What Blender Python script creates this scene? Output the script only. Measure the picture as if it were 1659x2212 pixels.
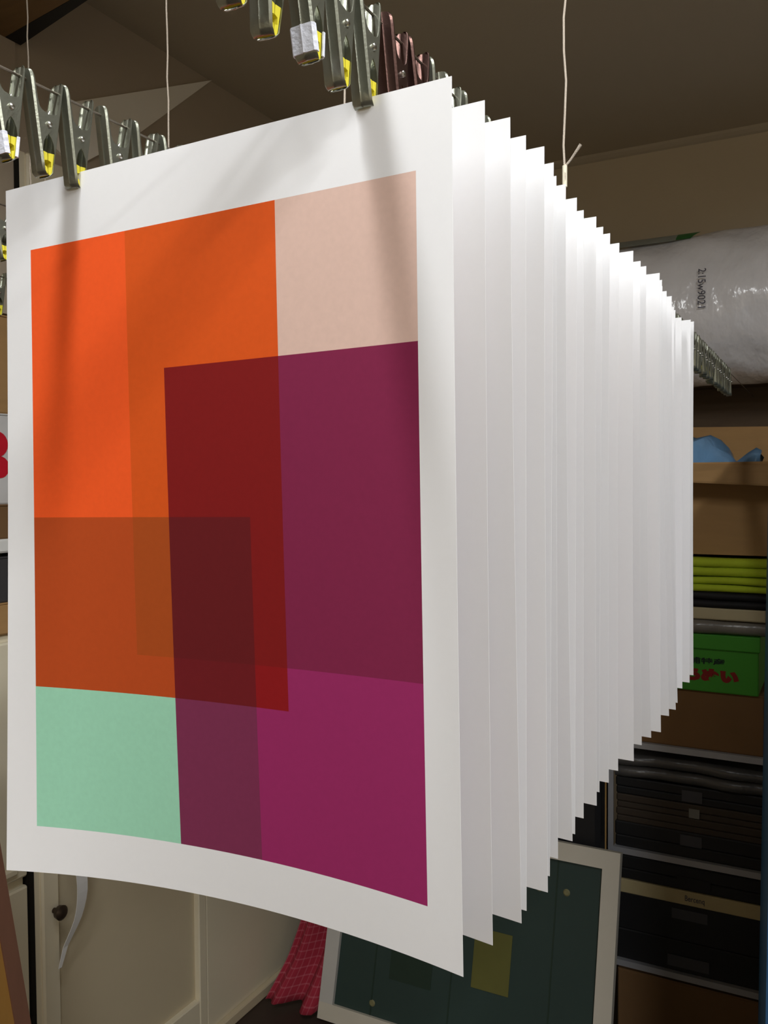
import bpy, math, random
from mathutils import Matrix, Vector
random.seed(7)
for o in list(bpy.data.objects): bpy.data.objects.remove(o)
SC = bpy.context.scene
COL = SC.collection
EYE = 1.5                                   # eye height above the floor (m)
def Z(r): return r + EYE

# ------------------------------------------------------------------ camera
def look(yaw, pitch, roll):
    f = Vector((-math.sin(yaw)*math.cos(pitch), math.cos(yaw)*math.cos(pitch), math.sin(pitch)))
    r = Vector((math.cos(yaw), math.sin(yaw), 0)); u = r.cross(f)
    r2 = r*math.cos(roll)+u*math.sin(roll); u2 = -r*math.sin(roll)+u*math.cos(roll)
    m = Matrix((r2, u2, -f)).transposed().to_4x4(); m.translation = (0, 0, EYE)
    return m
cd = bpy.data.cameras.new('camera'); cam = bpy.data.objects.new('camera', cd); COL.objects.link(cam)
cd.sensor_fit = 'VERTICAL'; cd.sensor_height = 24.0; cd.lens = 24.0*1877/2212; cd.clip_start = .02
cam.matrix_world = look(math.radians(27.9), math.radians(-1.95), math.radians(-.4))
SC.camera = cam

# ------------------------------------------------------------------ world, exposure
w = bpy.data.worlds.new('world'); SC.world = w; w.use_nodes = True
w.node_tree.nodes['Background'].inputs[0].default_value = (.5, .5, .5, 1)
w.node_tree.nodes['Background'].inputs[1].default_value = 0.0
SC.view_settings.view_transform = 'Standard'; SC.view_settings.look = 'None'
SC.view_settings.gamma = 1; SC.view_settings.use_curve_mapping = False
SC.view_settings.exposure = 0.0
# ceiling fluorescents: (x, y centre, length, watts)
CEIL = Z(1.079)
LAMPS = [(-.38, 0.05, 1.2, 14.0), (.62, .2, 1.2, 28.0), (1.25, -1.9, 1.2, 48.0)]
LAMP_COLOR = (.97, .985, 1.0)

# ------------------------------------------------------------------ helpers
def lin(c):
    return tuple(((v/255)/12.92 if v/255 <= .04045 else ((v/255+.055)/1.055)**2.4) for v in c)
MATS = {}
def mat(name, rgb, rough=.6, metal=0., amt=.08, scale=30., bump=0., bscale=None, spec=.4, stretch=(1, 1, 1), coat=0., alpha=1.):
    """Principled material with a procedural colour mottling and optional relief; rgb is sRGB 0-255"""
    m = bpy.data.materials.new(name); m.use_nodes = True; nt = m.node_tree; N = nt.nodes; L = nt.links
    b = N['Principled BSDF']; c = lin(rgb)
    b.inputs['Roughness'].default_value = rough; b.inputs['Metallic'].default_value = metal
    b.inputs['Specular IOR Level'].default_value = spec; b.inputs['Coat Weight'].default_value = coat
    b.inputs['Alpha'].default_value = alpha
    tc = N.new('ShaderNodeTexCoord'); mp = N.new('ShaderNodeMapping'); mp.inputs['Scale'].default_value = stretch
    L.new(tc.outputs['Object'], mp.inputs['Vector'])
    n = N.new('ShaderNodeTexNoise'); n.inputs['Scale'].default_value = scale; n.inputs['Detail'].default_value = 4
    L.new(mp.outputs['Vector'], n.inputs['Vector'])
    r = N.new('ShaderNodeMix'); r.data_type = 'RGBA'
    r.inputs['A'].default_value = (*[v*(1-amt) for v in c], 1); r.inputs['B'].default_value = (*[min(1, v*(1+amt)) for v in c], 1)
    L.new(n.outputs['Fac'], r.inputs['Factor']); L.new(r.outputs['Result'], b.inputs['Base Color'])
    if bump:
        n2 = N.new('ShaderNodeTexNoise'); n2.inputs['Scale'].default_value = bscale or scale*3; n2.inputs['Detail'].default_value = 3
        L.new(mp.outputs['Vector'], n2.inputs['Vector'])
        bp = N.new('ShaderNodeBump'); bp.inputs['Strength'].default_value = bump; bp.inputs['Distance'].default_value = .01
        L.new(n2.outputs['Fac'], bp.inputs['Height']); L.new(bp.outputs['Normal'], b.inputs['Normal'])
    MATS[name] = m; return m
def plaid(name, base, line, scale):
    m = mat(name, base, .9, amt=.1, scale=60); nt = m.node_tree; N = nt.nodes; L = nt.links; b = N['Principled BSDF']
    uv = N.new('ShaderNodeUVMap'); sx = N.new('ShaderNodeSeparateXYZ'); L.new(uv.outputs['UV'], sx.inputs[0])
    fs = []
    for ax in 'XY':
        mu = N.new('ShaderNodeMath'); mu.operation = 'MULTIPLY'; mu.inputs[1].default_value = scale
        fr = N.new('ShaderNodeMath'); fr.operation = 'FRACT'; lt = N.new('ShaderNodeMath'); lt.operation = 'LESS_THAN'; lt.inputs[1].default_value = .17
        L.new(sx.outputs[ax], mu.inputs[0]); L.new(mu.outputs[0], fr.inputs[0]); L.new(fr.outputs[0], lt.inputs[0]); fs.append(lt)
    ad = N.new('ShaderNodeMath'); ad.operation = 'ADD'; L.new(fs[0].outputs[0], ad.inputs[0]); L.new(fs[1].outputs[0], ad.inputs[1])
    hf = N.new('ShaderNodeMath'); hf.operation = 'MULTIPLY'; hf.inputs[1].default_value = .42; L.new(ad.outputs[0], hf.inputs[0])
    mx = N.new('ShaderNodeMix'); mx.data_type = 'RGBA'; old = b.inputs['Base Color'].links[0].from_socket
    L.new(hf.outputs[0], mx.inputs['Factor']); L.new(old, mx.inputs['A']); mx.inputs['B'].default_value = (*lin(line), 1)
    L.new(mx.outputs['Result'], b.inputs['Base Color']); return m

class MB:
    """collects geometry in world coordinates; build() links it as ONE mesh object"""
    def __init__(s): s.v = []; s.f = []; s.m = []; s.uv = {}
    def add(s, vs, fs, mi=0):
        k = len(s.v); s.v += [tuple(p) for p in vs]
        for f in fs: s.f.append(tuple(i+k for i in f)); s.m.append(mi)
        return s
    def box(s, x0, x1, y0, y1, z0, z1, mi=0, bev=0.):
        if bev <= 0:
            vs = [(x, y, z) for z in (z0, z1) for y in (y0, y1) for x in (x0, x1)]
            return s.add(vs, [(0, 2, 3, 1), (4, 5, 7, 6), (0, 1, 5, 4), (2, 6, 7, 3), (0, 4, 6, 2), (1, 3, 7, 5)], mi)
        b = min(bev, (x1-x0)*.49, (y1-y0)*.49, (z1-z0)*.49)
        def ring(i, z): return [(x0+i, y0+b, z), (x0+b, y0+i, z), (x1-b, y0+i, z), (x1-i, y0+b, z), (x1-i, y1-b, z), (x1-b, y1-i, z), (x0+b, y1-i, z), (x0+i, y1-b, z)]
        rows = [ring(b*.7, z0), ring(0, z0+b), ring(0, z1-b), ring(b*.7, z1)]
        return s.loft(rows, True, True, mi)
    def loft(s, rows, closed=True, caps=True, mi=0):
        n = len(rows[0]); k = len(s.v)
        for r in rows: s.v += [tuple(p) for p in r]
        for i in range(len(rows)-1):
            for j in range(n if closed else n-1):
                a = k+i*n+j; b = k+i*n+(j+1) % n
                s.f.append((a, b, b+n, a+n)); s.m.append(mi)
        if caps:
            s.f.append(tuple(k+j for j in range(n))[::-1]); s.m.append(mi)
            s.f.append(tuple(k+(len(rows)-1)*n+j for j in range(n))); s.m.append(mi)
        return s
    def tube(s, pts, r, n=8, mi=0, caps=True):
        pts = [Vector(p) for p in pts]; rows = []
        for i, p in enumerate(pts):
            d = (pts[min(i+1, len(pts)-1)]-pts[max(i-1, 0)]).normalized()
            a = d.cross(Vector((0, 0, 1)) if abs(d.z) < .9 else Vector((1, 0, 0))).normalized(); b = d.cross(a)
            rr = r[i] if isinstance(r, (list, tuple)) else r
            rows.append([p+a*math.cos(t)*rr+b*math.sin(t)*rr for t in [2*math.pi*j/n for j in range(n)]])
        return s.loft(rows, True, caps, mi)
    def extrude_x(s, prof, x0, x1, mi=0):
        return s.loft([[(x0, y, z) for y, z in prof], [(x1, y, z) for y, z in prof]], True, True, mi)
    def build(s, name, mats, parent=None, smooth=False, local=False, base=None):
        me = bpy.data.meshes.new(name)
        if parent is not None: org = Vector((0, 0, 0)) if local else (parent.parent or parent).matrix_world.translation
        elif local: org = Vector((0, 0, 0))
        else:
            xs, ys, zs = zip(*s.v); org = Vector(base) if base else Vector(((min(xs)+max(xs))/2, (min(ys)+max(ys))/2, min(zs)))
        me.from_pydata([(p[0]-org.x, p[1]-org.y, p[2]-org.z) for p in s.v], [], s.f)
        for m in (mats if isinstance(mats, (list, tuple)) else [mats]): me.materials.append(MATS[m] if isinstance(m, str) else m)
        me.polygons.foreach_set('material_index', s.m)
        if smooth: me.polygons.foreach_set('use_smooth', [True]*len(me.polygons))
        me.update()
        o = bpy.data.objects.new(name, me); COL.objects.link(o)
        if parent is not None: o.parent = parent
        else: o.location = org
        if smooth and smooth != 'all':
            sharp = [False]*len(me.edges)
            ang = {}
            for p in me.polygons:
                for e in p.edge_keys: ang.setdefault(e, []).append(p.normal)
            for e in me.edges:
                ns = ang.get(e.key, [])
                if len(ns) == 2 and ns[0].dot(ns[1]) < .75: sharp[e.index] = True
            at = me.attributes.new('sharp_edge', 'BOOLEAN', 'EDGE'); at.data.foreach_set('value', sharp)
        return o
def tag(o, label, cat, group=None):
    o['label'] = label; o['category'] = cat
    if group: o['group'] = group
    return o
def struct(o): o['kind'] = 'structure'; return o
def thing(name, loc, label, cat, group=None):
    o = bpy.data.objects.new(name, None); COL.objects.link(o); o.location = loc; o.empty_display_size = .02
    o.matrix_world = Matrix.Translation(loc)
    return tag(o, label, cat, group)
def copy_tree(o):
    c = o.copy(); COL.objects.link(c)
    for ch in o.children:
        d = ch.copy(); COL.objects.link(d); d.parent = c
        for gc in ch.children:
            e = gc.copy(); COL.objects.link(e); e.parent = d
    return c
def text2d(body, size, bold=0.):
    cu = bpy.data.curves.new('lettering', 'FONT'); cu.body = body; cu.size = size; cu.offset = bold; cu.resolution_u = 3
    ob = bpy.data.objects.new('lettering', cu); COL.objects.link(ob)
    me = bpy.data.meshes.new_from_object(ob.evaluated_get(bpy.context.evaluated_depsgraph_get()))
    vs = [(v.co.x, v.co.y) for v in me.vertices]; fs = [tuple(p.vertices) for p in me.polygons]
    bpy.data.objects.remove(ob); bpy.data.meshes.remove(me); bpy.data.curves.remove(cu)
    return vs, fs
ORD = ['first', 'second', 'third', 'fourth', 'fifth', 'sixth', 'seventh', 'eighth', 'ninth', 'tenth', 'eleventh', 'twelfth', 'thirteenth', 'fourteenth', 'fifteenth', 'sixteenth', 'seventeenth', 'eighteenth', 'nineteenth', 'twentieth']
TENS = {2: 'twenty', 3: 'thirty'}
def ordinal(n):
    if n <= 20: return ORD[n-1]
    if n == 30: return 'thirtieth'
    return TENS[n//10]+'-'+ORD[n % 10-1]

# ------------------------------------------------------------------ materials
mat('paper', (240, 240, 241), .75, amt=.01, scale=200, spec=.15)
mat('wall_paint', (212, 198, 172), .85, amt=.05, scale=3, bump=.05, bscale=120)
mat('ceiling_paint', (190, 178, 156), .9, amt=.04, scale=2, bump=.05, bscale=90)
mat('wall_paint_dark', (182, 168, 148), .85, amt=.05, scale=3, bump=.05, bscale=120)  # left wall colour darkened for the shade around the light patch
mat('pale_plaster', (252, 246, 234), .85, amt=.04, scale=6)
mat('floor_brown', (58, 46, 40), .5, amt=.2, scale=8, bump=.05)
mat('cream_panel', (230, 221, 196), .5, amt=.04, scale=4)
mat('tan_panel', (210, 197, 168), .6, amt=.05, scale=5)
mat('gap_black', (20, 16, 8), .9)
mat('steel', (146, 148, 134), .29, .8, amt=.12, scale=180, bump=.04, bscale=700)
mat('steel_maroon', (98, 74, 68), .32, .9, amt=.15, scale=150, bump=.04, bscale=700)  # red-brown reflection put into the steel colour of two clips
mat('rivet_steel', (215, 215, 208), .25, 1., amt=.05)
mat('yellow_rubber', (222, 210, 58), .5, amt=.06, scale=80)
mat('white_tape', (226, 230, 242), .45, amt=.05, scale=90, bump=.15, bscale=300)
mat('wire', (120, 112, 100), .4, .8, amt=.2, scale=900)
mat('string', (196, 184, 168), .9, amt=.2, scale=900, bump=.4, bscale=1200)
mat('string_sleeve', (226, 220, 196), .6)
mat('white_enamel', (238, 238, 234), .4, amt=.02)
mat('wood_soffit', (126, 96, 58), .6, amt=.2, scale=9, stretch=(1, 8, 8))
mat('black_trim', (18, 15, 15), .6)
mat('cardboard', (174, 136, 88), .85, amt=.08, scale=14, stretch=(1, 1, 6))
mat('cardboard_dark', (128, 94, 58), .85, amt=.1, scale=14)
mat('cardboard_brown', (128, 96, 62), .85, amt=.1, scale=9)
mat('carton_edge', (120, 92, 66), .9, amt=.4, scale=300)
mat('bubble_film', (236, 234, 236), .18, amt=.06, scale=9, bump=.9, bscale=13, spec=.8, stretch=(1.6, 1, 1))
mat('marker_ink', (78, 76, 86), .6)
mat('label_green', (24, 110, 48), .4)
mat('label_film', (150, 156, 148), .35, amt=.25, scale=26)
mat('blue_bag', (112, 156, 196), .28, amt=.12, scale=16, bump=.5, bscale=24, spec=.6)
mat('lime_cloth', (186, 204, 44), .8, amt=.1, scale=30, bump=.15)
mat('black_cloth', (24, 22, 24), .7, amt=.2, scale=40)
mat('beige_board', (196, 182, 146), .8, amt=.05)
mat('grey_film', (128, 122, 112), .3, amt=.15, scale=14, bump=.6, bscale=18, spec=.6)
mat('dark_film', (84, 82, 80), .3, amt=.15, scale=14, bump=.6, bscale=18, spec=.6)
mat('green_box', (66, 152, 40), .5, amt=.05, scale=10)
mat('text_black', (14, 42, 30), .6)
mat('text_red', (142, 24, 20), .6)
mat('rack_grey', (176, 176, 180), .45, .2, amt=.05)
mat('case_black', (30, 30, 32), .55, amt=.15, scale=20)
mat('case_brown', (68, 58, 48), .7, amt=.12, scale=20)
mat('plate_grey', (72, 72, 78), .5, amt=.1)
mat('plate_pale', (130, 128, 122), .5, amt=.1)
mat('cream_board', (198, 182, 138), .75, amt=.05)
mat('wood_strip', (206, 164, 100), .6, amt=.15, scale=12, stretch=(8, 8, 1))
mat('dark_wood', (86, 68, 48), .7, amt=.15, scale=10, stretch=(1, 6, 6))
mat('screen_frame', (206, 200, 186), .6, amt=.04, scale=14)
mat('screen_frame_end', (196, 194, 190), .6, amt=.04)
mat('mesh_green', (46, 64, 60), .5, amt=.12, scale=5, bump=.05, bscale=900)
mat('mesh_patch_dark', (36, 54, 44), .5, amt=.08)
mat('mesh_tape_olive', (98, 97, 46), .6, amt=.08)
mat('mesh_spot', (124, 120, 84), .6)
plaid('red_check', (160, 40, 60), (190, 104, 118), 40)
mat('blue_paint', (58, 106, 152), .5, amt=.06)
mat('wood_plank', (170, 126, 62), .6, amt=.12, scale=10, stretch=(6, 6, 1))
mat('wood_edge', (126, 88, 70), .7, amt=.12, scale=10, stretch=(6, 6, 1))
mat('red_print', (206, 24, 46), .5)
mat('white_carton', (214, 212, 210), .6)
mat('dark_bag', (66, 64, 66), .5, amt=.2)
mat('knob_dark', (70, 58, 48), .35, .6)
mat('strap_white', (232, 232, 232), .7, amt=.04)
mat('lamp_housing', (225, 225, 220), .5)
tm = mat('tube_glow', (255, 252, 240), .5); tb = tm.node_tree.nodes['Principled BSDF']
tb.inputs['Emission Color'].default_value = (*LAMP_COLOR, 1); tb.inputs['Emission Strength'].default_value = 6
# inks: overlaps of four translucent rectangles
INK = {'o': (250, 93, 36), 'ob': (222, 88, 26), 'obp': (132, 24, 24), 'bp': (132, 38, 75), 'p': (158, 44, 102), 'pm': (128, 50, 84),
       'om': (190, 77, 30), 'obm': (174, 77, 27), 'obpm': (106, 26, 30), 'op': (146, 22, 26), 'opm': (114, 26, 32), 'b': (222, 190, 176), 'm': (162, 221, 190), 'bpm': (100, 36, 60)}
for k, c in INK.items(): mat('ink_'+k, c, .7, amt=.06, scale=260, spec=.2)

# ------------------------------------------------------------------ the room
XL, XR, YF, YB = -1.5, 2.3, -3.2, 2.92
struct(MB().box(-2.2, XR, YF, YB+.1, -.1, 0).build('floor', 'floor_brown'))
struct(MB().box(-2.2, XR, YF, YB+.1, CEIL, CEIL+.1).build('ceiling', 'ceiling_paint'))
struct(MB().box(XL-.03, XR, YB, YB+.1, 0, CEIL).build('wall_back', 'wall_paint'))
struct(MB().box(XR, XR+.1, YF, YB+.1, -.1, CEIL+.1).build('wall_right', 'wall_paint'))
struct(MB().box(-2.2, XR, YF-.1, YF, -.1, CEIL+.1).build('wall_front', 'wall_paint'))
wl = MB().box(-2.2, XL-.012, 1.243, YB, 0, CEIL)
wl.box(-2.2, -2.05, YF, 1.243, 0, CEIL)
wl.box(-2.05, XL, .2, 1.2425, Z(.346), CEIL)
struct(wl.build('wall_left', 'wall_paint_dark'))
struct(MB().extrude_x([(YB, CEIL), (YB-.022, CEIL), (YB-.018, CEIL-.008), (YB-.008, CEIL-.016), (YB, CEIL-.02)], XL, XR).build('trim_1', 'ceiling_paint'))
# patch of light on the left wall, put in as a pale wedge
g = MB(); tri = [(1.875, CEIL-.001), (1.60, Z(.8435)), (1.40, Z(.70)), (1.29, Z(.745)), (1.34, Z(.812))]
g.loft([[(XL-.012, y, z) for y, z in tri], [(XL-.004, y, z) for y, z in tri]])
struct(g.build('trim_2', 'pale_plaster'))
# tall closet door with recessed panel in the left wall
dr = bpy.data.objects.new('door_1', None); COL.objects.link(dr); dr.location = (XL-.012, 1.52, 0); dr.matrix_world = Matrix.Translation(dr.location); struct(dr)
ZT = Z(.683)
MB().box(XL-.012, XL+.012, 1.257, 1.302, .03, ZT, bev=.004).build('stile', 'cream_panel', dr)
MB().box(XL-.012, XL+.004, 1.243, 1.257, .03, ZT).build('stile_edge', 'cream_panel', dr)
MB().box(XL-.012, XL+.010, 1.757, 1.788, .03, ZT, bev=.003).build('stile', 'cream_panel', dr)
MB().box(XL-.012, XL+.010, 1.302, 1.757, .03, Z(-1.365), bev=.003).build('rail', 'cream_panel', dr)
MB().box(XL-.012, XL+.010, 1.302, 1.757, ZT-.08, ZT, bev=.003).build('rail', 'cream_panel', dr)
MB().box(XL-.012, XL-.006, 1.302, 1.757, Z(-1.365), ZT-.08).build('panel', 'tan_panel', dr)
kb = MB(); kc = (XL+.012, 1.286, Z(-.912))
kb.tube([(kc[0]-.002, kc[1], kc[2]), (kc[0]+.010, kc[1], kc[2]), (kc[0]+.014, kc[1], kc[2]), (kc[0]+.024, kc[1], kc[2]), (kc[0]+.030, kc[1], kc[2])], [.006, .006, .014, .016, .009], 14)
MB().box(XL-.06, XL+.004, 1.2325, 1.2425, .03, ZT).build('seal_strip', 'gap_black', dr)  # black filler painting the shade inside the door gap
k = kb.build('knob', 'knob_dark', dr, smooth=True)
d2 = bpy.data.objects.new('door_2', None); COL.objects.link(d2); d2.location = (XL-.012, 2.1, 0); d2.matrix_world = Matrix.Translation(d2.location); struct(d2)
MB().box(XL-.012, XL+.006, 1.793, 2.42, .03, ZT, bev=.002).build('panel', 'cream_panel', d2)
struct(MB().box(XL-.012, XL+.022, 1.243, 2.60, 0, .030, bev=.003).build('baseboard_left', 'tan_panel'))
# white strap looped over the knob
st = MB(); path = []
for i in range(17):
    t = i/16; zz = Z(-.72)-t*.31
    out = .02+.030*math.sin(min(1, t*1.15)*math.pi)
    path.append((XL+.012+out, 1.297+.022*math.sin(t*math.pi)-.016*max(0, t-.7)/.3, zz))
rows = [[(x, y-.014*(1-1.4*max(0, i/16-.5)), z), (x+.0015, y-.014*(1-1.4*max(0, i/16-.5)), z), (x+.0015, y+.014*(1-1.4*max(0, i/16-.5)), z), (x, y+.014*(1-1.4*max(0, i/16-.5)), z)] for i, (x, y, z) in enumerate(path)]
st.loft(rows); tag(st.build('strap', 'strap_white'), 'white cloth strap hanging beside the dark knob of the closet door', 'strap')

# ------------------------------------------------------------------ ceiling lamps
for i, (lx, ly, ln, watts) in enumerate(LAMPS):
    lt = thing('ceiling_lamp', (lx, ly, CEIL-.09), ['white fluorescent ceiling lamp directly over the front of the hanging prints', 'white fluorescent ceiling lamp to the right of the hanging prints', 'white fluorescent ceiling lamp at the rear of the room'][i], 'lamp', 'ceiling lamps')
    y0, y1 = ly-ln/2-.03, ly+ln/2+.03
    hs = MB().box(lx-.12, lx+.12, y0, y1, CEIL-.012, CEIL)
    hs.box(lx-.13, lx-.12, y0, y1, CEIL-.09, CEIL); hs.box(lx+.12, lx+.13, y0, y1, CEIL-.09, CEIL)
    hs.box(lx-.12, lx+.12, y0, y0+.01, CEIL-.09, CEIL); hs.box(lx-.12, lx+.12, y1-.01, y1, CEIL-.09, CEIL)
    hs.build('housing', 'lamp_housing', lt)
    MB().tube([(lx, y0+.02, CEIL-.045), (lx, y1-.02, CEIL-.045)], .014, 12).build('tube', 'tube_glow', lt, smooth=True)
    ad = bpy.data.lights.new('tube_light', 'AREA'); ad.shape = 'RECTANGLE'; ad.size = .10; ad.size_y = ln; ad.energy = watts; ad.color = LAMP_COLOR
    ao = bpy.data.objects.new('tube_light', ad); COL.objects.link(ao); ao.parent = lt; ao.location = (0, 0, .026)

# ------------------------------------------------------------------ drying wires and strings
WX = {'R': -.2495, 'L': -.482, 'M': -.80, 'O': -1.13}
def wz(k, y):
    if k == 'R': return Z(.277-.0083*(y-.45))
    if k == 'L': return Z(.269+.002*(y-.45))
    return Z(.300 if k == 'M' else .315)
WL = {'R': 'thin wire through the row of clips holding the right corners of the prints', 'L': 'thin wire through the row of clips holding the left corners of the prints',
      'M': 'thin clip wire just left of the prints, mostly hidden behind the front sheet', 'O': 'thin clip wire closest to the closet doors'}
for kx, x in WX.items():
    pts = [(x, y, wz(kx, y)) for y in [YF+.0+i*(YB-YF)/24 for i in range(25)]]
    tag(MB().tube(pts, .0009, 6).build('drying_wire', 'wire', smooth=True), WL[kx], 'wire', 'clip wires')
SY = {'R': .862, 'L': .825, 'M': .905, 'O': .96}
SLB = {'R': 'pale string with a white sleeve and loose tail holding up the right clip wire', 'L': 'short piece of pale string seen behind the clips above the front print',
       'M': 'pale hanging string left of centre, dropping behind the top edge of the front print', 'O': 'pale hanging string nearest the upper left corner of the picture'}
for kx, x in WX.items():
    y = SY[kx]; zb = wz(kx, y); n = 26; pts = []
    for i in range(n+1):
        zz = zb+(CEIL-zb)*i/n; a = (.0016 if kx == 'R' else .0006)
        pts.append((x+a*math.sin(i*1.9+len(kx)*3+x*9)*(0 < i < n), y+a*math.cos(i*2.7)*(0 < i < n), zz))
    t = thing('hanging_string', (x, y, zb), SLB[kx], 'string', 'strings from the ceiling')
    MB().tube(pts, .0011, 6).build('cord', 'string', t, smooth=True)
    MB().tube([(x-.004*math.cos(a), y, zb+.004*math.sin(a)) for a in [i*math.pi/5 for i in range(11)]], .0011, 6).build('knot', 'string', t, smooth=True)
    if kx == 'R':
        MB().tube([(x, y, zb+.020), (x, y, zb+.041)], .0024, 10).build('sleeve', 'string_sleeve', t, smooth=True)
        MB().tube([(x+.001, y, zb+.041), (x+.006, y, zb+.046), (x+.011, y-.002, zb+.051), (x+.017, y-.003, zb+.058)], [.0011, .0011, .0012, .0016], 6).build('loose_tail', 'string', t, smooth=True)

# ------------------------------------------------------------------ spring clips
T_ = .0006
def half(sgn, grow=0., zr=None, dmin=0.):
    """one pressed-steel U channel half of a clip; sgn -1 camera side, +1 far side"""
    P = [(.0064, .0034, .0007), (.0060, .0047, .0010), (.0048, .0057, .0016), (.0026, .0063, .0020), (0., .0066, .0022), (-.006, .0066, .0023), (-.0125, .0066, .0026), (-.0165, .0066, .0034), (-.0183, .0066, .0052), (-.0192, .0066, .0090),
         (-.0200, .0066, .0108), (-.0230, .0066, .0118), (-.0290, .0066, .0116), (-.0318, .0066, .0088), (-.0345, .0066, .0058), (-.0385, .0066, .0032), (-.0440, .0066, .0016), (-.0520, .0066, .0013), (-.0575, .0066, .0013), (-.0590, .0065, .0012), (-.0600, .0062, .0010)]
    rows = []
    for z, hw, d in P:
        if zr and not (zr[0] <= z <= zr[1]): continue
        y = .0140+(-.0098)*(.0062-z)/.066
        if z < -.058: y -= (-.058-z)*1.1
        hw = hw*(.91 if sgn > 0 else 1)+grow; d = max(d, dmin); y += grow; t = T_+grow*.3
        L = [(-hw, y-d), (-hw, y-.0012), (-hw+.0012, y), (-.0011, y+.0001), (0, y+.0007), (.0011, y+.0001), (hw-.0012, y), (hw, y-.0012), (hw, y-d)]
        I = [(hw-t, y-d), (hw-t, y-.0012-t*.4), (hw-.0012-t*.4, y-t), (.0009, y+.0001-t), (0, y+.0005-t), (-.0009, y+.0001-t), (-hw+.0012+t*.4, y-t), (-hw+t, y-.0012-t*.4), (-hw+t, y-d)]
        rows.append([(px, sgn*py, z) for px, py in (L+I)])
    if sgn > 0: rows = [r[::-1] for r in rows]
    m = MB(); n = 18; m.loft(rows, True, False)
    k = len(m.v)
    for base in (0, (len(rows)-1)*n):
        for j in range(8): m.f.append((base+j, base+j+1, base+16-j, base+17-j)); m.m.append(0)
    return m
def pad(sgn):
    pr = [(.0052, -.0442), (.0004, -.0448), (.0003, -.0496), (.0026, -.0502), (.0027, -.0536), (.0008, -.0542), (.0003, -.0560), (.0003, -.0580), (.0006, -.0590), (.0014, -.0592), (.0022, -.0588), (.0032, -.0572), (.0040, -.0520)]
    m = MB(); pr = [(sgn*y, z) for y, z in pr]
    m.extrude_x(pr if sgn < 0 else pr[::-1], -.0050, .0050); return m
def make_clip(kind):
    c = bpy.data.objects.new('spring_clip', None); COL.objects.link(c); c.empty_display_size = .01
    st = 'steel_maroon' if kind == 'maroon' else 'steel'
    for sg in (-1, 1):
        j = half(sg).build('jaw', st, c, smooth=True, local=True); pad(sg).build('pad', 'yellow_rubber', j, local=True)
        if kind == 'taped': half(sg, .0007, (-.0580, -.0430), .0030).build('tape', 'white_tape', j, smooth=True, local=True)
    MB().tube([(x, 0, -.0262) for x in (-.0083, -.0079, -.0068, .0068, .0079, .0083)], [.0009, .0018, .0021, .0021, .0018, .0009], 10).build('rivet', 'rivet_steel', c, smooth=True, local=True)
    h = []
    for i in range(33): a = i*2*math.pi/8; h.append((-.0038+.0076*i/32, .0028*math.cos(a), -.0262+.0028*math.sin(a)))
    h = [(-.0038, .0085, -.0125)]+h+[(.0038, -.0085, -.0125)]
    MB().tube(h, .00055, 5).build('spring', 'rivet_steel', c, smooth=True, local=True)
    return c
PROTO = {}; USED = set()
def clip(kx, y, label, group, kind='plain', tilt=0., yaw=0., roll=0.):
    if kind not in PROTO: PROTO[kind] = make_clip(kind)
    p = PROTO[kind]
    c = p if kind not in USED else copy_tree(p)
    USED.add(kind)
    c.location = (WX[kx], y, wz(kx, y)); c.rotation_euler = (tilt, roll, yaw)
    return tag(c, label, 'clip', group)

# ------------------------------------------------------------------ the hanging prints
# right top corner x, y of each sheet, and where its right bottom corner ends (dx, dy)
SH = [(-.1934, .4487, .001, .009), (-.1885, .4859, -.001, .012), (-.1835, .5158, .001, .016), (-.184, .5472, -.001, .002), (-.1792, .571, -.001, .010), (-.1824, .6028, -.004, .003), (-.1886, .6299, -.001, .007),
      (-.1877, .6508, -.001, .023), (-.1887, .6855, -.002, .003), (-.1923, .7195, -.001, .005), (-.1876, .7421, -.003, .016), (-.1897, .7745, -.007, .018), (-.1891, .7977, -.006, .024), (-.1891, .8342, -.006, .026),
      (-.1836, .8692, -.004, .028), (-.1854, .9128, -.006, .043), (-.1846, .9371, -.003, .051), (-.178, .9754, -.004, .040), (-.1818, 1.0101, -.007, .042), (-.1869, 1.0413, .001, .049), (-.1875, 1.0716, .004, .052), (-.1872, 1.104, 0, .056),
      (-.1959, 1.1726, .001, .031), (-.198, 1.1957, 0, .025), (-.1996, 1.2538, .005, -.010), (-.1911, 1.2782, 0, .006), (-.1893, 1.2954, -.004, .040)]
PW, PH = .3615, .511
RU = dict(B=(.326, .938), O=(.071, .670), P=(.414, .938), M=(.071, .600)); RV = dict(B=(.0925, .668), O=(.0925, .724), P=(.2795, .931), M=(.477, .931))
def lines(keys, n):
    L = sorted(keys); out = [L[0]]
    for a, b in zip(L, L[1:]):
        k = max(1, round((b-a)*n))
        out += [a+(b-a)*i/k for i in range(1, k+1)]
    return out
UL = lines({0, .071, .326, .414, .600, .670, .938, 1}, 26); VL = lines({0, .0925, .2795, .477, .668, .724, .931, 1}, 30)
INKS = sorted(INK); SLOTS = ['paper']+['ink_'+k for k in INKS]
def region(u, v):
    s = ''.join(k.lower() for k in ('O', 'B', 'P', 'M') if RU[k][0] < u < RU[k][1] and RV[k][0] < v < RV[k][1])
    return 1+INKS.index(s) if s in INK else 0
ZTOP = Z(.2237)
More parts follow.
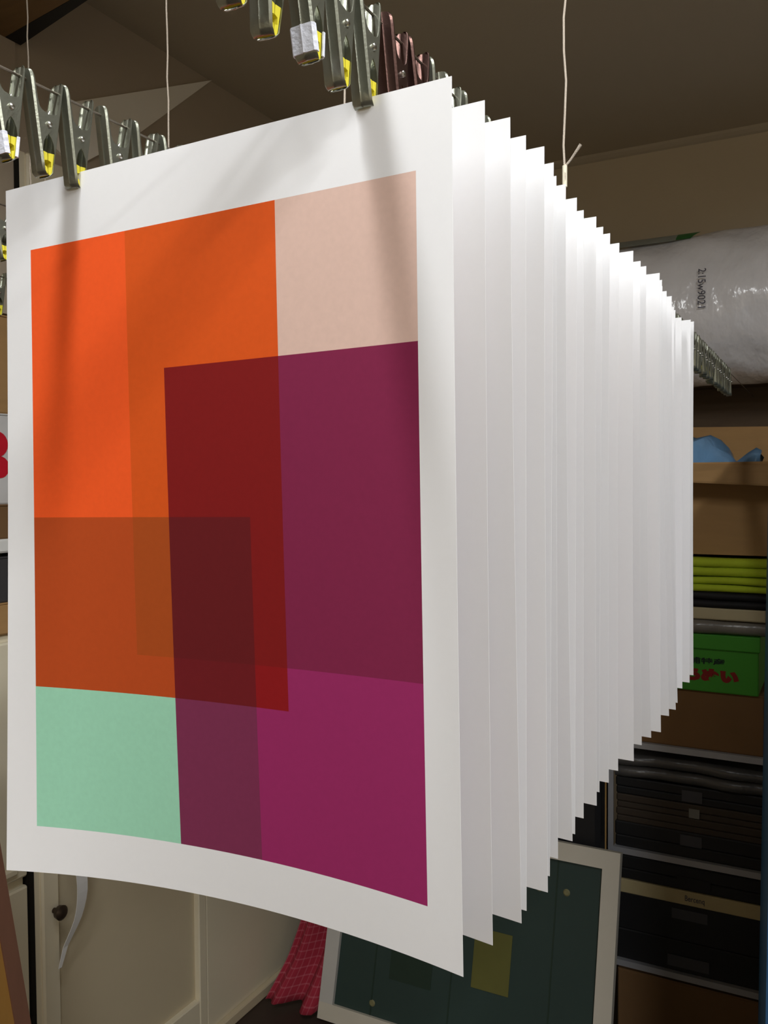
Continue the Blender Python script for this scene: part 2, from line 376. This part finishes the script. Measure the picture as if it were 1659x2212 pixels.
for i, (xr, y0, dx, dy) in enumerate(SH):
    first = i == 0
    bow = .098 if first else .075+.012*math.sin(i*1.3)
    dl = -.010 if first else dy*.7-.008
    zsl = .0045; th = .00015
    def pos(u, v, off):
        t = v**1.6
        y = y0+t*(dl*(1-u)+dy*u+bow*u*(1-u))+off
        x = xr-PW*(1-u)+dx*v-(.004*v*(1-u) if first else 0)-.026*v*v*u*(1-u)
        return (x, y, ZTOP-zsl*(1-u)-PH*v+.5*(t*bow*.25)**2)
    m = MB(); nu, nv = len(UL), len(VL)
    for off in (-th, th):
        for v in VL:
            for u in UL: m.v.append(pos(u, v, off))
    K = nu*nv
    for b in range(nv-1):
        for a in range(nu-1):
            q = (b*nu+a, (b+1)*nu+a, (b+1)*nu+a+1, b*nu+a+1)
            m.f.append(q); m.m.append(region((UL[a]+UL[a+1])/2, (VL[b]+VL[b+1])/2))
            m.f.append(tuple(x+K for x in q[::-1])); m.m.append(0)
    for a in range(nu-1):
        for r0, fl in ((0, 0), ((nv-1)*nu, 1)):
            q = (r0+a, r0+a+1, r0+a+1+K, r0+a+K); m.f.append(q[::-1] if fl else q); m.m.append(0)
    for b in range(nv-1):
        for c0, fl in ((0, 1), (nu-1, 0)):
            q = (b*nu+c0, (b+1)*nu+c0, (b+1)*nu+c0+K, b*nu+c0+K); m.f.append(q[::-1] if fl else q); m.m.append(0)
    o = m.build('art_print', SLOTS, smooth=True)
    lab = ('geometric print of overlapping orange, magenta, pink and mint blocks, front of the row' if first else
           'last sheet of the hanging row, farthest from the camera' if i == len(SH)-1 else
           'white-margined print sheet hanging %s from the front of the row' % ordinal(i+1))
    tag(o, lab, 'print', 'prints hanging in a row')
    rn = random.Random(i)
    for kx, side in (('L', 'left'), ('R', 'right')):
        kind = 'maroon' if kx == 'R' and i in (1, 2) else 'plain'
        clip(kx, y0, 'metal spring clip gripping the top %s of the %s' % (side, 'front print' if first else '%s sheet from the front' % ordinal(i+1)), 'clips holding prints', kind, 0, rn.uniform(-.06, .06), rn.uniform(-.05, .05))
for n, y in enumerate((.4205, .3895, .3585, .3275)):
    rn = random.Random(50+n)
    kind = 'taped' if n == 1 else 'plain'
    lab = 'empty clip with white tape on its jaws, on the left wire' if n == 1 else 'empty metal clip with yellow pads, %s before the front print on the left wire' % ordinal(n+1)
    clip('L', y, lab, 'empty clips before the prints', kind, rn.uniform(-.03, .03), rn.uniform(-.08, .08), rn.uniform(-.05, .05))
for n, y in enumerate((.4185, .3875, .3575, .3275, .2975, .2675)):
    rn = random.Random(70+n)
    kind = 'taped' if n == 1 else 'plain'
    lab = 'empty clip with white tape on its jaws, on the right wire' if n == 1 else 'empty metal clip with yellow pads, %s before the front print on the right wire' % ordinal(n+1)
    clip('R', y, lab, 'empty clips before the prints', kind, rn.uniform(-.03, .03), rn.uniform(-.08, .08), rn.uniform(-.05, .05))
for n in range(30):
    y = 1.335+n*.0315
    rn = random.Random(100+n)
    clip('R', y, 'small empty metal clip, %s beyond the last sheet on the right wire' % ordinal(n+1), 'empty clips beyond the prints', 'plain', rn.uniform(-.05, .05), rn.uniform(-.1, .1), rn.uniform(-.08, .08))
for kx, ys, nm in (('M', (.608, .640, .672, .704), 'second wire from the left'), ('O', (.862, .894, .926, .958), 'leftmost wire')):
    for n, y in enumerate(ys):
        rn = random.Random(200+n)
        clip(kx, y, 'metal clip at the left picture edge, %s on the %s' % (ordinal(n+1), nm), 'clips on the far left wires', 'plain', 0, rn.uniform(-.1, .1), rn.uniform(-.05, .05))

# ------------------------------------------------------------------ storage rack and its load
rk = thing('storage_rack', (-.1, 2.6, 0), 'grey metal storage rack standing against the back wall', 'rack')
RX0, RX1, RY0, RY1 = -.551, .36, 2.30, 2.86
RTOP = Z(-.62)
for px in (RX0, RX1-.017):
    for py in (RY0, RY1-.03):
        p = MB().box(px, px+.017, py, py+.004, 0, RTOP).box(px, px+.003, py, py+.03, 0, RTOP); p.build('post', 'rack_grey', rk)
for zt in (-.685, -.972, -1.275):
    s = MB().box(RX0+.017, RX1-.017, RY0+.003, RY1, Z(zt)-.004, Z(zt)).box(RX0+.017, RX1-.017, RY0, RY0+.003, Z(zt)-.016, Z(zt)); s.build('shelf', 'rack_grey', rk)
S1, S2, S3 = Z(-.685), Z(-.972), Z(-1.275)
def carton(name, x0, x1, y0, y1, z0, z1, m, label):
    c = thing(name, ((x0+x1)/2, (y0+y1)/2, z0), label, 'box')
    b = MB().box(x0, x1, y0, y1, z0, z1-.003, bev=.003); b.build('body', m, c)
    xm = (y0+y1)/2
    MB().box(x0+.001, x1-.001, y0+.001, xm-.0015, z1-.003, z1).build('flap', m, c); MB().box(x0+.001, x1-.001, xm+.0015, y1-.001, z1-.003, z1).build('flap', m, c)
    return c
carton('cardboard_box', -.53, -.168, 2.312, 2.74, S1, Z(-.534), 'cardboard_dark', 'plain brown cardboard box on the rack under the green box')
# green gift box
gz0, gz1 = Z(-.534), Z(-.388)
gb = thing('green_box', (-.33, 2.5, gz0), 'bright green lidded carton with dark and red lettering', 'box')
gbody = MB().box(-.50, -.181, 2.304, 2.66, gz0, gz1-.03, bev=.002).build('body', 'green_box', gb)
MB().box(-.505, -.177, 2.298, 2.666, gz1-.037, gz1, bev=.002).build('lid', 'green_box', gb)
def flat_text(body, size, bold, x0, x1, z0, z1, y, name, m, parent):
    vs, fs = text2d(body, size, bold); a0 = min(v[0] for v in vs); a1 = max(v[0] for v in vs); b0 = min(v[1] for v in vs); b1 = max(v[1] for v in vs)
    MB().add([(x0+(v[0]-a0)/(a1-a0)*(x1-x0), y, z0+(v[1]-b0)/(b1-b0)*(z1-z0)) for v in vs], fs).build(name, m, parent)
flat_text('浦特産', .1, .003, -.345, -.259, Z(-.4645), Z(-.4475), 2.3034, 'lettering', 'text_black', gbody)
flat_text('らぬい', .1, .0095, -.355, -.226, Z(-.508), Z(-.474), 2.3034, 'lettering', 'text_red', gbody)
# folded layers above the green box
def folded(name, x0, x1, y0, y1, z0, z1, layers, m, label, cat, wob=.004, seed=0):
    rn = random.Random(seed); t = thing(name, ((x0+x1)/2, (y0+y1)/2, z0), label, cat)
    h = (z1-z0)/layers
    for l in range(layers):
        a = z0+l*h; b = a+h*.96; ph = rn.uniform(0, 6); rows = []
        for i in range(15):
            x = x0+(x1-x0)*i/14; w1 = wob*math.sin(i*.55+ph)+wob*.5*math.sin(i*1.3+ph*2); dz = wob*.35*math.sin(i*.4+ph)
            ring = []
            for j in range(9):
                an = math.pi/2+math.pi*j/8; ring.append((x, y0+w1+h*.5+h*.5*math.cos(an), max(z0 if l == 0 else -9, (a+b)/2+dz*(l > 0)+(b-a)/2*math.sin(an))))
            ring.append((x, y1, a if l == 0 else (a+b)/2-(b-a)/2)); ring.append((x, y1, b))
            rows.append(ring)
        mb = MB().loft([r[::-1] for r in rows]); mb.build('layer', m, t, smooth=True)
    return t
folded('grey_plastic_bundle', -.50, -.162, 2.30, 2.62, gz1, Z(-.350), 1, 'grey_film', 'crumpled grey plastic bundle lying on the green box', 'bundle', .006, 1)
MB_b = MB().box(-.50, -.165, 2.302, 2.66, Z(-.350), Z(-.321), bev=.003); tag(MB_b.build('beige_board', 'beige_board'), 'beige board lying under the black folded cloth', 'board')
folded('black_cloth', -.50, -.163, 2.302, 2.64, Z(-.321), Z(-.280), 2, 'black_cloth', 'black folded cloth under the lime green stack', 'cloth', .003, 2)
folded('lime_cloth', -.50, -.163, 2.300, 2.62, Z(-.280), Z(-.243), 2, 'lime_cloth', 'lower lime green folded cloth on the rack', 'cloth', .004, 3)
folded('lime_cloth', -.50, -.163, 2.302, 2.62, Z(-.241), Z(-.194), 2, 'lime_cloth', 'upper lime green folded cloth under the open cardboard box', 'cloth', .004, 4)
# open cardboard box with flaps
bz0, bz1 = Z(-.192), Z(.045)
ob = thing('open_cardboard_box', (-.3, 2.52, bz0), 'open brown cardboard box with flaps out, holding a blue bag', 'box')
bx0, bx1, by0, by1 = -.52, -.10, 2.325, 2.74
b = MB().box(bx0, bx1, by0, by1, bz0, bz0+.004)
b.box(bx0, bx1, by0, by0+.005, bz0, bz1); b.box(bx0, bx1, by1-.005, by1, bz0, bz1); b.box(bx0, bx0+.005, by0, by1, bz0, bz1); b.box(bx1-.005, bx1, by0, by1, bz0, bz1)
b.build('body', 'cardboard', ob)
def slab(p, q, r, s, th):            # thin board over four corners
    n = (Vector(q)-Vector(p)).cross(Vector(s)-Vector(p)).normalized()*th
    top = [Vector(k) for k in (p, q, r, s)]; bot = [k-n for k in top]
    return MB().add(top+bot, [(0, 1, 2, 3), (7, 6, 5, 4), (0, 4, 5, 1), (1, 5, 6, 2), (2, 6, 7, 3), (3, 7, 4, 0)])
slab((bx0, by0-.095, bz1-.036), (bx1, by0-.095, bz1-.058), (bx1, by0, bz1-.008), (bx0, by0, bz1+.001), .005).build('flap', 'cardboard', ob)
slab((bx0, by1, bz1), (bx1, by1, bz1), (bx1, by1+.03, bz1+.108), (bx0, by1+.03, bz1+.118), .005).build('flap', 'cardboard', ob)
slab((bx0-.045, by0+.02, bz1+.11), (bx0, by0+.02, bz1), (bx0, by1-.02, bz1), (bx0-.045, by1-.02, bz1+.115), .005).build('flap', 'cardboard', ob)
slab((bx1, by0+.02, bz1), (bx1+.07, by0+.02, bz1-.09), (bx1+.07, by1-.02, bz1-.09), (bx1, by1-.02, bz1), .005).build('flap', 'cardboard', ob)
# blue bag in the open box
bb = thing('blue_plastic_bag', (-.37, 2.46, bz0+.004), 'light blue plastic bag poking out of the open cardboard box', 'bag')
m = MB(); rows = []; rn = random.Random(5)
prof = [(-.505, .02, .06), (-.49, .075, .09), (-.45, .112, .11), (-.40, .117, .12), (-.36, .113, .12), (-.33, .107, .11), (-.305, .100, .10), (-.275, .088, .09), (-.255, .070, .07), (-.244, .048, .05)]
for i, (x, hz, hy) in enumerate(prof):
    ring = []
    for j in range(22):
        a = 2*math.pi*j/22; k = 1+.07*math.sin(3*a+i*1.7)+.05*math.sin(7*a+i)+rn.uniform(-.025, .025)
        ring.append((x+.012*math.sin(a*2+i), 2.46+hy*math.cos(a)*k, max(bz0+.006, Z(-.024)+(hz*1.28 if math.sin(a) > 0 else .15)*math.sin(a)*k)))
    rows.append(ring)
m.loft([r[::-1] for r in rows]); m.build('body', 'blue_bag', bb, smooth='all')
m = MB(); rows = []
for i, (x, hz, hy, zc) in enumerate([(-.252, .016, .03, .026), (-.240, .022, .035, .032), (-.225, .028, .045, .040), (-.205, .032, .055, .047), (-.192, .028, .055, .048)]):
    rows.append([(x+.006*math.sin(j*2.2), 2.45+hy*math.cos(2*math.pi*j/14), Z(zc)+hz*math.sin(2*math.pi*j/14)*(1+.2*math.sin(j*1.7+i))) for j in range(14)])
m.loft([r[::-1] for r in rows]); m.build('twisted_end', 'blue_bag', bb, smooth='all')
# second shelf
def case(name, x0, x1, y0, y1, z0, z1, m, label, plates=(), lip=True):
    c = thing(name, ((x0+x1)/2, (y0+y1)/2, z0), label, 'case')
    zm = z0+(z1-z0)*.45
    MB().box(x0, x1, y0, y1, z0, zm-.0008 if lip else z1, bev=.003).build('tray', m, c)
    if lip: MB().box(x0-.001, x1+.001, y0-.002, y1+.001, zm+.0008, z1, bev=.003).build('lid', m, c)
    for (a, b_, c0, c1, pm) in plates: MB().box(a, b_, y0-.0035, y0-.002, c0, c1).build('label_plate', pm, c)
    return c
case('black_case', -.531, -.16, 2.312, 2.72, S2, Z(-.905), 'case_black', 'black flat case at the bottom of the pile on the middle rack shelf', [(-.365, -.312, Z(-.94), Z(-.912), 'plate_grey')])
case('brown_case', -.528, -.16, 2.312, 2.70, Z(-.905), Z(-.868), 'case_brown', 'lower of the two dark brown flat boxes on the middle rack shelf')
case('brown_case', -.528, -.16, 2.314, 2.70, Z(-.868), Z(-.832), 'case_brown', 'upper dark brown flat box with a small pale tag', [(-.344, -.318, Z(-.866), Z(-.842), 'plate_pale')])
case('black_case', -.530, -.16, 2.316, 2.70, Z(-.832), Z(-.787), 'case_black', 'black flat case lying directly under the dark plastic bundle', [(-.362, -.312, Z(-.826), Z(-.797), 'plate_grey')])
folded('dark_plastic_bundle', -.531, -.16, 2.308, 2.66, Z(-.785), Z(-.722), 2, 'dark_film', 'dark grey plastic bundle on the pile under the top rack shelf', 'bundle', .006, 6)
# third shelf
case('black_case', -.531, -.16, 2.312, 2.72, S3, Z(-1.094), 'case_black', 'large black case with two label plates on the low rack shelf', [(-.385, -.297, Z(-1.135), Z(-1.108), 'plate_grey'), (-.395, -.292, Z(-1.262), Z(-1.232), 'plate_grey')])
cb = thing('cream_board', (-.335, 2.5, Z(-1.094)), 'cream board with a handwritten word along its edge', 'board')
MB().box(-.517, -.15, 2.306, 2.70, Z(-1.094), Z(-1.058), bev=.002).build('body', 'cream_board', cb)
flat_text('Bercenq', .1, .001, -.352, -.304, Z(-1.0865), Z(-1.0675), 2.3052, 'handwriting', 'marker_ink', cb)
case('black_case', -.531, -.16, 2.312, 2.70, Z(-1.058), Z(-.995), 'case_black', 'black flat case lying on the cream board', [(-.372, -.29, Z(-1.048), Z(-1.022), 'case_black')])
carton('cardboard_box', -.525, -.155, 2.314, 2.76, 0, Z(-1.305), 'cardboard_brown', 'dark brown cardboard box on the floor under the rack')
# wooden strip, and black block added for the deep shade left of the rack
tag(MB().box(-.572, -.553, 2.305, 2.335, 0, Z(-.60), bev=.002).build('wooden_strip', 'wood_strip'), 'narrow wooden strip standing against the rack post', 'strip')
pf = thing('black_portfolio', (-.80, 2.24, 0), 'black portfolio case standing behind the screen frame', 'case')
MB().box(-1.10, -.546, 2.20, 2.27, 0, Z(-.70), bev=.012).build('body', 'case_black', pf)
MB().tube([(-.90, 2.235, Z(-.702)), (-.90, 2.235, Z(-.67)), (-.87, 2.235, Z(-.655)), (-.80, 2.235, Z(-.655)), (-.77, 2.235, Z(-.67)), (-.77, 2.235, Z(-.702))], .007, 8).build('handle', 'case_black', pf, smooth=True)
# blue board on the right edge; unseen cabinet depth added to shade the rack
bl = thing('blue_cabinet', (.15, 1.7, 0), 'tall blue steel cabinet at the right edge of the picture', 'cabinet')
BF = [(-.098, 1.44), (.40, 1.48), (.335, 2.25), (-.163, 2.21)]     # footprint, turned a little
BT = Z(.16)
def bring(z, g=0.):
    cx = sum(p[0] for p in BF)/4; cy = sum(p[1] for p in BF)/4
    return [(cx+(x-cx)*(1+g)+.010*(z-.8), cy+(y-cy)*(1+g), z) for x, y in BF]
MB().loft([bring(.03), bring(BT-.03)]).build('body', 'blue_paint', bl)
MB().loft([bring(0, -.08), bring(.03, -.08)]).build('plinth', 'case_black', bl)
MB().loft([bring(BT-.03, .012), bring(BT, .012)]).build('top', 'blue_paint', bl)
for k in range(3):
    z0 = .06+k*.51
    for a, b_ in (((-.086, 1.4345), (.147, 1.453)), ((.157, 1.454), (.388, 1.4725))):
        dv = MB().add([(a[0], a[1], z0), (b_[0], b_[1], z0), (b_[0], b_[1], z0+.48), (a[0], a[1], z0+.48), (a[0], a[1]-.012, z0), (b_[0], b_[1]-.012, z0), (b_[0], b_[1]-.012, z0+.48), (a[0], a[1]-.012, z0+.48)],
            [(0, 1, 2, 3), (7, 6, 5, 4), (0, 4, 5, 1), (1, 5, 6, 2), (2, 6, 7, 3), (3, 7, 4, 0)]).build('door', 'blue_paint', bl)
        hx = (a[0]+b_[0])/2; hy = (a[1]+b_[1])/2-.012
        MB().tube([(hx-.04, hy, z0+.24), (hx-.04, hy-.02, z0+.24), (hx+.04, hy-.02, z0+.24), (hx+.04, hy, z0+.24)], .004, 8).build('handle', 'rack_grey', dv, smooth=True)

# ------------------------------------------------------------------ roll of bubble wrap on a wall bracket
ws = thing('wall_shelf', (-.2, 2.85, Z(.13)), 'dark brown wooden wall shelf under the bubble wrap roll', 'shelf')
MB().box(-1.0, .6, 2.78, YB, Z(.285), Z(.302)).build('board', 'dark_wood', ws)
MB().box(-1.0, .6, YB-.015, YB, Z(.150), Z(.285)).build('backing_board', 'dark_wood', ws)  # dark board put in for the shadow of the roll on the wall
for bx in (-.9, .47): MB().box(bx, bx+.03, 2.80, YB-.015, Z(.17), Z(.285)).build('bracket', 'dark_wood', ws)
ro = thing('bubble_wrap_roll', (-.2, 2.695, Z(.27)), 'large grey plastic-wrapped roll of bubble wrap above the rack', 'roll')
RC, RR = (2.697, Z(.4935)), .219
def rr(x, a):   # radius of the wrapped roll
    return RR+.003*math.sin(5*a+x*9)+.002*math.sin(11*a-x*23)+.002*math.sin(x*31+a*3)-.0035
m = MB(); rows = []
for i in range(49):
    x = -.98+1.5*i/48; e = 1.0 if 0 < i < 48 else .97
    rows.append([(x, RC[0]+rr(x, a)*e*math.cos(a), RC[1]+rr(x, a)*e*math.sin(a)) for a in [2*math.pi*j/72 for j in range(72)]])
m.loft(rows, True, False); m.build('film', 'bubble_film', ro, smooth='all')
m = MB()
for x, fl in ((-.98, 0), (.52, 1)):
    rg = [[(x, RC[0]+r_*math.cos(a), RC[1]+r_*math.sin(a)) for a in [2*math.pi*j/36 for j in range(36)]] for r_ in (.205, .12, .04)]
    m.loft(rg, True, False)
m.build('end_coil', 'bubble_film', ro)
def onroll(x, a, off=.0035): r_ = RR+off; return (x, RC[0]+r_*math.cos(a), RC[1]+r_*math.sin(a))
A0 = math.radians(180-64)
for (x0, x1, nm, mt) in ((-.66, -.425, 'label_strip', 'label_film'), (-.425, -.385, 'label_strip', 'label_green')):
    m = MB(); n = 8; rws = []
    for i in range(n+1):
        a = A0+math.radians(-3+ (14 if mt == 'label_film' else 13)*i/n); sk = .02*(1-i/n) if mt == 'label_green' else 0
        rws.append([onroll(x0, a, .006), onroll(x1+sk, a, .006), onroll(x1+sk, a, .0055), onroll(x0, a, .0055)])
    m.loft(rws); m.build(nm, mt, ro)
vs, fs = text2d('2:15w9021', .030, .0002)
a0 = min(v[0] for v in vs); a1 = max(v[0] for v in vs); span = math.radians(27.5)
MB().add([onroll(-.352+(v[1])*.95, math.radians(180-19.5)+(v[0]-a0)/(a1-a0)*span, .0068) for v in vs], fs).build('handwriting', 'marker_ink', ro)

# ------------------------------------------------------------------ silk screen frame leaning by the rack
SX0, SX1 = -1.284, -.481
LEAN = math.atan(.2554); HL = .584
sf = thing('silk_screen', ((SX0+SX1)/2, 2.005, 0), 'white framed silk screen with dark green mesh leaning on the floor', 'screen')
def SP(x, h, d=0.):       # x, height along the frame, depth behind its face
    return (x, 2.005+h*math.sin(LEAN)+d*math.cos(LEAN), .004+h*math.cos(LEAN)-d*math.sin(LEAN)+.006)
def sbox(x0, x1, h0, h1, d0, d1, name, m, lab=None, par=None):
    vs = [SP(x, h, d) for h in (h0, h1) for d in (d0, d1) for x in (x0, x1)]
    o = MB().add(vs, [(0, 2, 3, 1), (4, 5, 7, 6), (0, 1, 5, 4), (2, 6, 7, 3), (0, 4, 6, 2), (1, 3, 7, 5)]).build(name, m, par or sf)
    if lab: o['label'] = lab
    return o
fw = .044
sbox(SX0, SX1, HL-fw, HL, 0, .025, 'frame_bar', 'screen_frame'); sbox(SX0, SX1, 0, fw, 0, .025, 'frame_bar', 'screen_frame')
sbox(SX0, SX0+fw-.001, fw, HL-fw, .0004, .025, 'frame_bar', 'screen_frame_end'); sbox(SX1-fw+.001, SX1, fw, HL-fw, .0004, .025, 'frame_bar', 'screen_frame')
msh = sbox(SX0+fw-.002, SX1-fw+.002, fw-.002, HL-fw+.002, .012, .014, 'mesh', 'mesh_green')
def s_at(px, pz): return px, (pz)/math.cos(LEAN)
sbox(-.846, -.744, .185, .332, .0105, .012, 'tape_patch', 'mesh_tape_olive', 'olive tape rectangle', msh)
sbox(-1.082, -.958, .148, .262, .0110, .012, 'stencil_patch', 'mesh_patch_dark', 'dark green rectangle', msh)
for x in (-1.13, -.905, -.64): sbox(x, x+.004, fw, HL-fw, .0112, .012, 'seam', 'mesh_patch_dark', None, msh)
for x, h in ((-.683, .462), (-.612, .464), (-1.125, .075)):
    pts = [SP(x, h, .012), SP(x, h, .0095)]
    MB().tube(pts, [.009, .006], 12).build('spot', 'mesh_spot', msh)

# red checked cloth hanging over the corner of the frame
m = MB(); NA, NB = 26, 24; uvs = []
for j in range(NB+1):
    t = j/NB
    for i in range(NA+1):
        s = i/NA
        top = Vector((-1.335+.115*s, 2.125+.055*s, Z(-.92)))
        bot = Vector((-1.462+.185*s, 2.02+.045*math.sin(s*3.0)-.02*s, Z(-1.482)+.06*(1-s)**2*0))
        fl = t**1.7
        p = top*(1-fl)+bot*fl; p.z = top.z*(1-t)+bot.z*t
        rip = (.010+.012*t)*math.sin(s*13+t*1.2)
        p.y += rip; p.x += rip*.25
        if t > .82: p.y -= (t-.82)*.22*(1-.3*s); p.z = max(p.z, .012+.008*math.sin(s*15)**2)
        if p.x > -1.289: p.y = max(p.y, 2.005+p.z*math.tan(LEAN)+.042)
        p.x = max(p.x, XL+.016)
        m.v.append(tuple(p)); uvs.append((s*.42, t*.62))
for j in range(NB):
    for i in range(NA):
        a = j*(NA+1)+i; m.f.append((a, a+NA+1, a+NA+2, a+1)); m.m.append(0)
cl = m.build('checked_cloth', 'red_check', smooth='all')
ul = cl.data.uv_layers.new(name='UVMap')
for lp in cl.data.loops: ul.data[lp.index].uv = uvs[lp.vertex_index]
so = cl.modifiers.new('thickness', 'SOLIDIFY'); so.thickness = .0015; so.offset = 0
tag(cl, 'red checked cloth bunched on the floor beside the screen frame', 'cloth')

# ------------------------------------------------------------------ alcove at the far left: low cabinet, shelf and boxes
lc = thing('low_cabinet', (-1.77, .9, 0), 'cream low cabinet with moulded drawer front left of the closet', 'cabinet')
MB().box(-2.04, XL-.012, .5, 1.231, 0, Z(-.303), bev=.004).build('body', 'cream_panel', lc)
MB().box(XL-.012, XL+.002, .52, 1.230, .05, Z(-.835), bev=.004).build('door', 'cream_panel', lc)
dw = MB().box(XL-.012, XL+.002, .52, 1.230, Z(-.815), Z(-.32), bev=.004).build('drawer', 'cream_panel', lc)
MB().box(XL+.0, XL+.010, .56, 1.20, Z(-.80), Z(-.785), bev=.003).build('moulding', 'cream_panel', dw)
tag(MB().box(-2.04, XL+.004, .5, 1.231, Z(-.137), Z(-.109), bev=.004).build('alcove_shelf', 'white_enamel'), 'white shelf board at the left picture edge', 'shelf')
def lbox(name, y0, y1, z0, z1, m, label, x1=XL):
    c = thing(name, (-1.75, (y0+y1)/2, Z(z0)), label, 'box')
    MB().box(-1.98, x1, y0, y1, Z(z0), Z(z1)-.003, bev=.003).build('body', m, c); MB().box(-1.981, x1+.001, y0-.001, y1+.001, Z(z1)-.003, Z(z1)).build('lid', m, c); return c
lbox('flat_carton', .6, 1.22, -.303, -.238, 'cardboard', 'flat brown carton on the low cabinet at the left edge')
lbox('dark_carton', .7, 1.215, -.238, -.145, 'dark_bag', 'dark grey box under the white shelf at the left edge')
lbox('olive_carton', .6, 1.22, -.109, -.039, 'cardboard_brown', 'olive brown carton on the white shelf at the left edge')
wc = lbox('white_carton', .7, 1.218, -.039, .144, 'white_carton', 'white carton with red dots at the left edge')
for y, z, r_ in ((1.178, .082, .026), (1.184, .036, .022), (1.10, .06, .03), (1.02, .07, .028)):
    MB().tube([(XL-.0005, y, Z(z)), (XL+.0012, y, Z(z))], r_, 20).build('red_dot', 'red_print', wc.children[0])
lbox('brown_carton', .65, 1.22, .144, .342, 'cardboard', 'brown carton on top of the white carton at the left edge')
oc = thing('overhead_cabinet', (-1.5, .8, Z(.9)), 'brown wooden overhead cabinet with black edge in the upper left corner', 'cabinet')
fa = [(XL, .3), (-1.05, .3), (-1.05, 1.15), (XL, 1.218)]; fb = [(XL, 1.219), (-1.05, 1.151), (-1.04, 1.154), (XL, 1.256)]
MB().loft([[(x, y, z) for x, y in fa] for z in (Z(.9), CEIL-.001)]).build('body', 'wood_soffit', oc)
MB().loft([[(x, y, z) for x, y in fb] for z in (Z(.9), CEIL-.001)]).build('edge_strip', 'black_trim', oc)
# plank leaning near the left edge
pk = thing('wooden_plank', (-1.2, 1.08, 0), 'brown wooden plank leaning at the lower left edge', 'plank')
def pl(z, y): return y+(1.083-.1605*z-y)*0
def plank(x0, x1, ya, yb, z0, z1, name, m):
    vs = []
    for z in (z0, z1):
        sh = 1.078-.16*z
        for y in (sh+ya, sh+yb):
            for x in (x0, x1): vs.append((x, y, z))
    MB().add(vs, [(0, 2, 3, 1), (4, 5, 7, 6), (0, 1, 5, 4), (2, 6, 7, 3), (0, 4, 6, 2), (1, 3, 7, 5)]).build(name, m, pk)
plank(-1.30, -1.20, -.06, 0, 0, 1.05, 'board', 'wood_plank')
plank(-1.20, -1.197, -.028, 0, 0, 1.05, 'edge_band', 'wood_edge')
